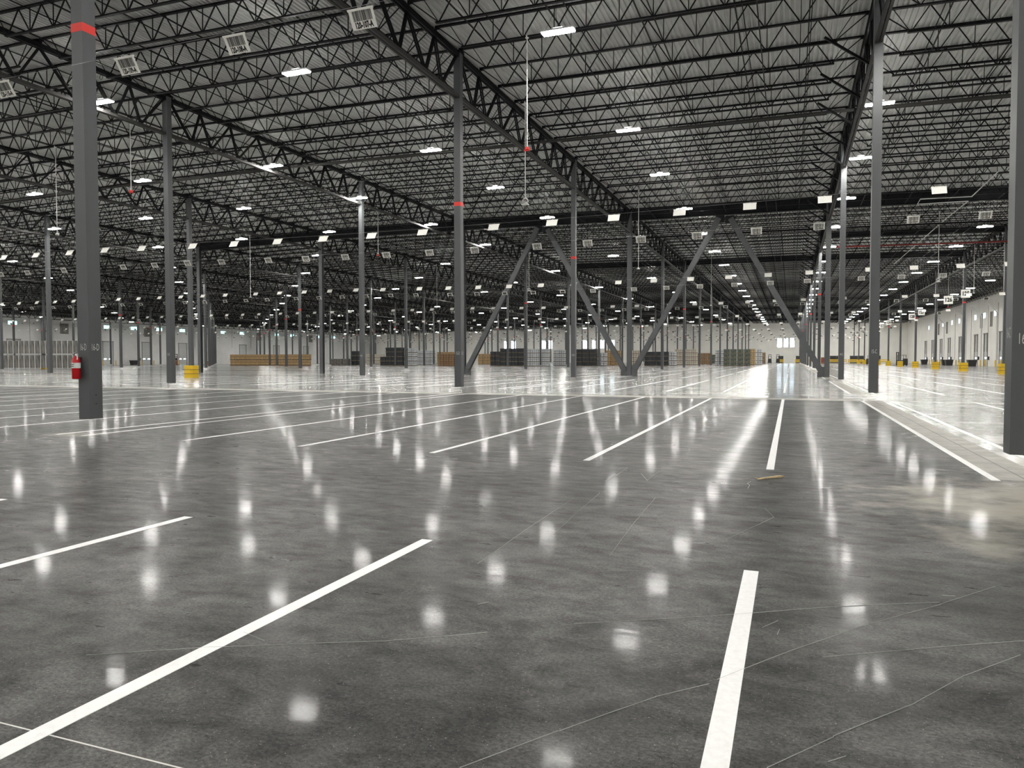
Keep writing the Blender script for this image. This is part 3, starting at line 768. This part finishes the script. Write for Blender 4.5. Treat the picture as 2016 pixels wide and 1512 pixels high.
for a in ((-9.67, 27.66, 9.75, 'red', 'white drop rod with red head below the large centre lamp'), (-12.2, 34.65, 9.4, 'ring', 'white drop rod with coiled antenna right of the 15-D column'),
          (-32.65, 29.75, 10.45, 'red', 'white drop rod with red head left of the 15-E column'), (-41.1, 30.86, 9.1, 'plate', 'white drop rod with small antenna left of the extinguisher column'),
          (-32.8, 54.2, 10.4, 'red', 'white drop rod with red head right of the narrow column at left centre'), (-10.65, 55.2, 8.3, 'plate', 'white drop rod right of the 14-D column'),
          (22.0, 66.0, 9.9, 'red', 'white drop rod with red head near the right edge'), (11.5, 70.0, 8.3, 'ring', 'white drop rod with coil right of the 15-C column'),
          (18.2, 92.0, 8.6, 'plate', 'white drop rod left of the sign 126'), (20.6, 118.0, 8.8, 'red', 'white drop rod with red head near the sign 127'),
          (-26.5, 76.0, 9.2, 'ring', 'white drop rod with coil behind the left diagonal brace'), (-52.0, 62.0, 8.0, 'plate', 'white drop rod in the dark left middle of the hall'),
          (-44.4, 88.0, 8.5, 'plate', 'white drop rod left of the wide-flange column'), (-9.0, 92.0, 8.0, 'plate', 'white drop rod between the right pair of braces')):
    pend(*a)
# white sprinkler loop under the roof at upper right
lp = MB(); P = [flr(1905, 355, 13.6), flr(1912, 389, 13.6), flr(1812, 391, 13.6), flr(1806, 402, 13.6), flr(1906, 396, 13.6), flr(1880, 418, 13.6), flr(1830, 450, 13.6)]
P = [(flr(1965, 338, 13.55)), (flr(1913, 387, 13.55)), flr(1812, 392, 13.55), flr(1806, 402, 13.55), flr(1906, 396, 13.55), flr(1862, 431, 13.55), flr(1760, 520, 13.55)]
lp.tube([(x, y, 13.55) for x, y in P], .035, 6)
thing(link('white_pipe_loop', lp.mesh('white_pipe_loop', 'white')), 'thin white pipe bent in a loop under the roof at upper right', 'pipe')

# ------------------------------------------------------------------ splintered lath on the floor
a, b_ = Vector((*flr(1492, 945.5), .012)), Vector((*flr(1543, 939), .016))
d = b_ - a; lb = MB(); L_ = d.length
def rib(p, q, w0, w1, h0, h1):
    d_ = (q - p).normalized(); n_ = Vector((-d_.y, d_.x, 0)); vs_ = []
    for c, w_, h_ in ((p, w0, h0), (q, w1, h1)):
        vs_ += [c - n_ * w_ + Vector((0, 0, -h_)), c + n_ * w_ + Vector((0, 0, -h_)), c + n_ * w_ + Vector((0, 0, h_)), c - n_ * w_ + Vector((0, 0, h_))]
    lb.add(vs_, [(0, 1, 5, 4), (1, 2, 6, 5), (2, 3, 7, 6), (3, 0, 4, 7), (3, 2, 1, 0), (4, 5, 6, 7)])
ts = [0, .06, .16, .3, .45, .6, .75, .88, 1.0]; ws = [.006, .010, .011, .010, .012, .014, .018, .017, .006]; hs = [.005, .007, .008, .007, .008, .010, .012, .011, .004]
nn = Vector((-d.y, d.x, 0)).normalized()
pp = [a + d * t + nn * (.006 * math.sin(t * 9)) + Vector((0, 0, .004 * math.sin(t * 5))) for t in ts]
for k in range(8): rib(pp[k], pp[k + 1], ws[k], ws[k + 1], hs[k], hs[k + 1])
rib(pp[1], a + nn * .045 + Vector((0, 0, .018)) - d * .01, .006, .003, .004, .002)
thing(link('wood_splinter', lb.mesh('wood_splinter', 'lath')), 'pale splintered wooden lath lying on the dark floor below a stripe end', 'wood scrap')
th = MB(); P = [flr(1472, 962), flr(1476, 956), flr(1471, 952), flr(1478, 949)]
th.tube([(x, y, .004) for x, y in P], .002, 5)
thing(link('thread_scrap', th.mesh('thread_scrap', 'chalk')), 'tiny curl of white thread on the floor beside the lath', 'scrap')

# ------------------------------------------------------------------ pallet loads
palm = MB()
for y_ in (-.5, 0, .5): palm.box(-.5, .5, y_ - .05, y_ + .05, 0, .09)
for x_ in np.linspace(-.45, .45, 5): palm.box(x_ - .05, x_ + .05, -.55, .55, .09, .115)
palm = palm.mesh('pallet', 'wood')
def load_mesh(mt_, nx_, nz_, seed):
    r = random.Random(seed); b = MB(); W_, D_ = 1.0, 1.1
    for a_ in range(nx_):
        for k in range(nz_):
            x0_, x1_ = -.5 + a_ / nx_, -.5 + (a_ + 1) / nx_; z0, z1 = .12 + .88 * k / nz_, .12 + .88 * (k + 1) / nz_
            j_ = r.uniform(-.03, .03); q_ = r.uniform(.018, .035); tp = -.022 if k == nz_ - 1 else 0
            for y0_, y1_ in ((-.55, 0), (0, .55)): b.box(x0_ + q_, x1_ - q_, y0_ + .012 + j_, y1_ - .012 + j_, z0 + .022, z1 - .022 - tp)
    b.box(-.46, .46, -.47, .47, .115, .90, 1)  # dark core painting the shade in the gaps between cartons
    return b.mesh('cartons', [mt_, 'dark'])
LM = {}
for nm_ in ('kraft', 'pale', 'brown', 'wrapb', 'wraps', 'wrapg', 'rackg'):
    LM[nm_] = [load_mesh(nm_, 3 if nm_ in ('wraps', 'kraft', 'pale') else 2, 2, s_) for s_ in range(4)]
COLN = {'kraft': 'brown cardboard', 'pale': 'pale cardboard', 'brown': 'dark brown cardboard', 'wrapb': 'black-wrapped', 'wraps': 'silver-wrapped', 'wrapg': 'green and white wrapped', 'rackg': 'grey-wrapped'}
nload = [0]
def stack(x0_, x1_, y, tiers, h, kind, where, depth=1, side=None, steps=0, wtarget=1.45):
    n = max(1, round((x1_ - x0_) / wtarget)); wd = (x1_ - x0_) / n
    for t in range(tiers):
        for k in range(n):
            if steps and k < (t * steps) // 2: continue
            for q in range(depth):
                kd = kind
                if side and (k == n - 1): kd = side
                o = empty('pallet_load', (x0_ + wd * (k + .5) + rng.uniform(-.015, .015), y + .6 + 1.2 * q + rng.uniform(-.05, .05), t * h),
                          '%s pallet load, %s in tier %s, %s' % (COLN[kd], ORD[k], ('one', 'two', 'three', 'four')[t], where), 'pallet load', 'pallet loads %s' % where)
                o.scale = (wd * .95, 1.0, h * .985); nload[0] += 1
                link('pallet', palm, o); link('cartons', LM[kd][(k * 3 + t) % 4], o)
stack(-130, -106.7, 146, 2, 1.35, 'kraft', 'by the left wall', wtarget=1.5)
stack(-103.7, -98.8, 150.6, 2, .8, 'rackg', 'right of the wide-flange column')
stack(-98.8, -95.5, 151.8, 3, 1.15, 'wrapb', 'left of the narrow 14-E column')
stack(-118.3, -112.5, 190, 3, 1.0, 'pale', 'far behind the 14-E column')
stack(-88.5, -82.6, 147.9, 4, 1.04, 'wrapb', 'tallest dark stack', steps=1)
stack(-82.6, -79.6, 148.6, 4, 1.0, 'wraps', 'beside the tallest dark stack')
stack(-91.2, -85.2, 168.8, 4, .93, 'wraps', 'silver stack behind the tallest')
stack(-107.8, -102, 215.8, 4, .95, 'kraft', 'far left of the 15-D column')
stack(-72.6, -67.3, 145.8, 3, .88, 'brown', 'at the 15-D column foot')
stack(-85.4, -79, 197.5, 3, 1.0, 'kraft', 'yellow-lit stack right of the 15-D column', wtarget=1.6)
stack(-73.7, -70.2, 180.9, 3, 1.0, 'brown', 'behind the left brace')
stack(-61.5, -59.2, 149.0, 3, 1.05, 'wrapb', 'low stack under the left brace')
stack(-59.2, -53.6, 148.9, 4, .95, 'wrapb', 'between the left braces')
stack(-52.3, -46.8, 145.3, 4, .9, 'wraps', 'stack left of the 14-D column')
stack(-51.6, -48.6, 163.3, 4, .9, 'wraps', 'stack behind the 14-D column')
stack(-43.5, -38.6, 153.1, 4, .9, 'wrapb', 'stack right of the 14-D column')
stack(-38.6, -36.6, 153.6, 3, .95, 'wraps', 'left of the central brace foot')
stack(-41.5, -37.7, 173, 4, .88, 'kraft', 'behind the central brace')
stack(-36.6, -33.3, 174, 4, .88, 'pale', 'behind the central column')
stack(-30.3, -24.9, 162.4, 3, 1.03, 'wrapb', 'right of the central brace foot')
stack(-24.9, -23.4, 163.1, 3, 1.03, 'wraps', 'beside the stack right of the brace foot')
stack(-26.8, -21.2, 183.6, 4, .97, 'pale', 'right of the central brace')
stack(-24.4, -20.4, 210.3, 3, 1.03, 'brown', 'stack at centre right')
stack(-13.3, -7.8, 160.6, 4, .88, 'wrapg', 'stack beside the open aisle')
stack(-15.2, -13.4, 163.0, 4, .85, 'wraps', 'behind the green stack')
stack(-9.9, -6.6, 195.5, 4, 1.0, 'kraft', 'right of the green stack', side='wraps')
stack(-9.2, -7.4, 247, 3, 1.15, 'brown', 'far end of the open aisle')
stack(-25.4, -22.9, 258.6, 3, .97, 'wrapg', 'far end of the hall')
# tall wrapped loads at far left, two tiers, slightly leaning
tallp = MB(); tallp.box(-.5, .5, -.5, .5, .10, 1.0)
for z_ in np.linspace(.2, .95, 8): tallp.box(-.505, .505, -.505, .505, z_ - .004, z_ + .004)
tallm = tallp.mesh('wrapped_goods', 'rackg')
cornm = MB(); 
for sx_ in (-1,): cornm.box(-.53, -.42, -.56, -.50, .04, 1.02)
cornm = cornm.mesh('corner_post', 'white')
for t in range(2):
    for k in range(17):
        p0, p1 = Vector((-117.4, 80.0, 0)), Vector((-102.6, 84.2, 0)); pp_ = p0.lerp(p1, (k + .5) / 17)
        o = empty('tall_pallet_load', (pp_.x, pp_.y + .5, t * 2.25), 'tall grey-wrapped pallet load at far left, %s from the left in the %s tier' % (ORD[k], ('lower', 'upper')[t]), 'pallet load', 'tall wrapped loads at far left')
        o.scale = (.74, 1, 2.2); o.rotation_euler = (0, math.radians(rng.uniform(-2.2, .4)), math.atan2(4.2, 14.8))
        link('wrapped_goods', tallm, o); link('corner_post', cornm, o)

# ------------------------------------------------------------------ floor equipment in the distance
def rail(x0_, x1_, y, lab):
    o = empty('guard_rail', ((x0_ + x1_) / 2, y, 0), lab, 'guard rail', 'yellow guard rails'); hw = (x1_ - x0_) / 2
    link('rail_bar', MB().box(-hw, hw, -.05, .05, .95, 1.25).mesh('rail_bar', 'yellow'), o)
    link('rail_bar', MB().box(-hw, hw, -.05, .05, .45, .75).mesh('rail_bar', 'yellow'), o)
    for xx in np.linspace(-hw + .1, hw - .1, max(2, int(hw))):
        link('post', MB().box(xx - .09, xx + .09, -.09, .09, 0, 1.3).mesh('post', 'yellow'), o)
for k, (a_, b__) in enumerate(((5.2, 9.5), (11.5, 17.0), (17.4, 23.0), (23.6, 29.5), (-6.6 + 2.6, -2.2), (1.4, 4.6))):
    rail(a_, b__, 262, 'yellow guard rail at the end wall, %s of the row' % ('first right of the aisle columns', 'second right of the aisle columns', 'third right of the aisle columns', 'fourth right of the aisle columns', 'left of the end windows', 'under the end windows')[k])
for k, (a_, b__, mt_) in enumerate(((-3.9, -2.3, 'boxgrey'), (1.6, 2.9, 'boxgrey'), (3.1, 4.5, 'boxgrey'), (12.0, 16.0, 'boxgrey'), (18.0, 22.4, 'boxgrey'), (24.5, 27.0, 'boxgrey'))):
    o = empty('battery_charger', ((a_ + b__) / 2, 263.2, 0), 'grey charger cabinet behind the yellow rail, %s from the left' % ORD[k], 'charger', 'charger cabinets'); hw = (b__ - a_) / 2
    link('cabinet', MB().box(-hw, hw, -.4, .4, 0, 2.45).mesh('cabinet', mt_), o)
    link('cabinet_door', MB().box(-hw + .08, -.03, -.43, -.4, 1.3, 2.35).box(.03, hw - .08, -.43, -.4, 1.3, 2.35).mesh('cabinet_door', 'machine'), o)
o = empty('crate', (9.6, 240, 0), 'red-brown crate by the yellow rail right of the aisle', 'crate')
link('crate_body', MB().box(-1.1, 1.1, -.7, .7, 0, 1.9).mesh('crate_body', 'rust'), o)
link('crate_batten', MB().box(-1.15, 1.15, -.74, -.70, .12, .3).box(-1.15, 1.15, -.74, -.7, 1.7, 1.9).mesh('crate_batten', 'brown'), o)
def lift(x, y, rz, lab, mt_='machine', s_=1.0):
    o = empty('forklift', (x, y, 0), lab, 'forklift', None, rz); o.scale = (s_, s_, s_)
    link('chassis', MB().box(-.55, .55, -.9, .9, .15, 1.15).box(-.5, .5, .4, .9, 1.15, 1.5).mesh('chassis', mt_), o)
    link('mast', MB().box(-.45, -.33, -1.1, -.95, .1, 2.9).box(.33, .45, -1.1, -.95, .1, 2.9).box(-.45, .45, -1.08, -.98, 2.75, 2.9).mesh('mast', 'machine'), o)
    link('overhead_guard', MB().box(-.5, .5, -.8, .6, 2.2, 2.28).box(-.5, -.43, -.8, -.73, 1.1, 2.2).box(.43, .5, -.8, -.73, 1.1, 2.2).box(-.5, -.43, .5, .57, 1.1, 2.2).box(.43, .5, .5, .57, 1.1, 2.2).mesh('overhead_guard', 'machine'), o)
    link('forks', MB().box(-.35, -.22, -2.2, -1.1, .05, .11).box(.22, .35, -2.2, -1.1, .05, .11).mesh('forks', 'dark'), o)
    for q in (-1, 1):
        for r_ in (-.6, .6): link('wheel', MB().tube([(q * .5, r_, .22), (q * .6, r_, .22)], .22, 12).mesh('wheel', 'dark'), o)
lift(-7.4 + 1.0, 255, math.pi, 'black forklift, left one of two at the end of the aisle')
lift(-5.1 + 1.2, 255, math.pi, 'black forklift, right one of two at the end of the aisle')
lift(22.2, 176, -1.2, 'dark forklift parked between yellow column guards')
lift(18.9, 206, .9, 'small dark forklift with raised arms left of the yellow guards')
lift(-148, 146, 1.3, 'orange work lift by the left wall', 'orange', 1.0)
lift(-144, 154, 1.4, 'small orange machine beside the orange work lift', 'orange', .7)
for k, (x, y) in enumerate(((XL + 2.2, 151.6), (33.0, 166), (32.8, 187), (33.2, 193.5), (32.0, 214))):
    o = empty('waste_bin', (x, y, 0), ('black waste bin by the left wall', 'black bin beside the nearest dock door on the right', 'black bin row piece left of the 125 column', 'black bin behind the 125 column', 'dark bin far along the dock wall')[k], 'bin', None)
    link('bin_body', MB().add([(-.6, -.6, 0), (.6, -.6, 0), (.6, .6, 0), (-.6, .6, 0), (-.75, -.75, 1.2), (.75, -.75, 1.2), (.75, .75, 1.2), (-.75, .75, 1.2)],
                               [(3, 2, 1, 0), (4, 5, 6, 7), (0, 1, 5, 4), (1, 2, 6, 5), (2, 3, 7, 6), (3, 0, 4, 7)]).mesh('bin_body', 'machine'), o)
    link('bin_rim', MB().box(-.82, .82, -.82, .82, 1.15, 1.25).mesh('bin_rim', 'dark'), o)
# yellow bollards and control boxes between the docks
for side, ys_, base in ((1, DL, XL), (-1, DR, XR)):
    for k, y in enumerate(ys_):
        for s_ in (-1, 1):
            o = empty('dock_bollard', (base + side * .5, y + s_ * 2.0, 0), 'yellow bollard %s the %s dock door on the %s' % ('before' if s_ < 0 else 'beyond', ORD[k], 'left wall' if side > 0 else 'dock wall'), 'bollard', 'dock bollards')
            link('bollard_post', MB().tube([(0, 0, 0), (0, 0, 1.15), (0, 0, 1.22)], [.11, .11, .05], 10).mesh('bollard_post', 'yellow'), o)
        o = empty('control_box', (base + side * .14, y - 2.6, 1.55), 'dark door control box beside the %s dock door on the %s' % (ORD[k], 'left wall' if side > 0 else 'dock wall'), 'control box', 'door control boxes')
        link('box_body', MB().box(-.12, .12, -.28, .28, -.35, .35).mesh('box_body', 'machine'), o)
        link('push_button', MB().box(*sorted((side * .12, side * .15)), -.06, .06, .1, .22).mesh('push_button', 'red'), o)
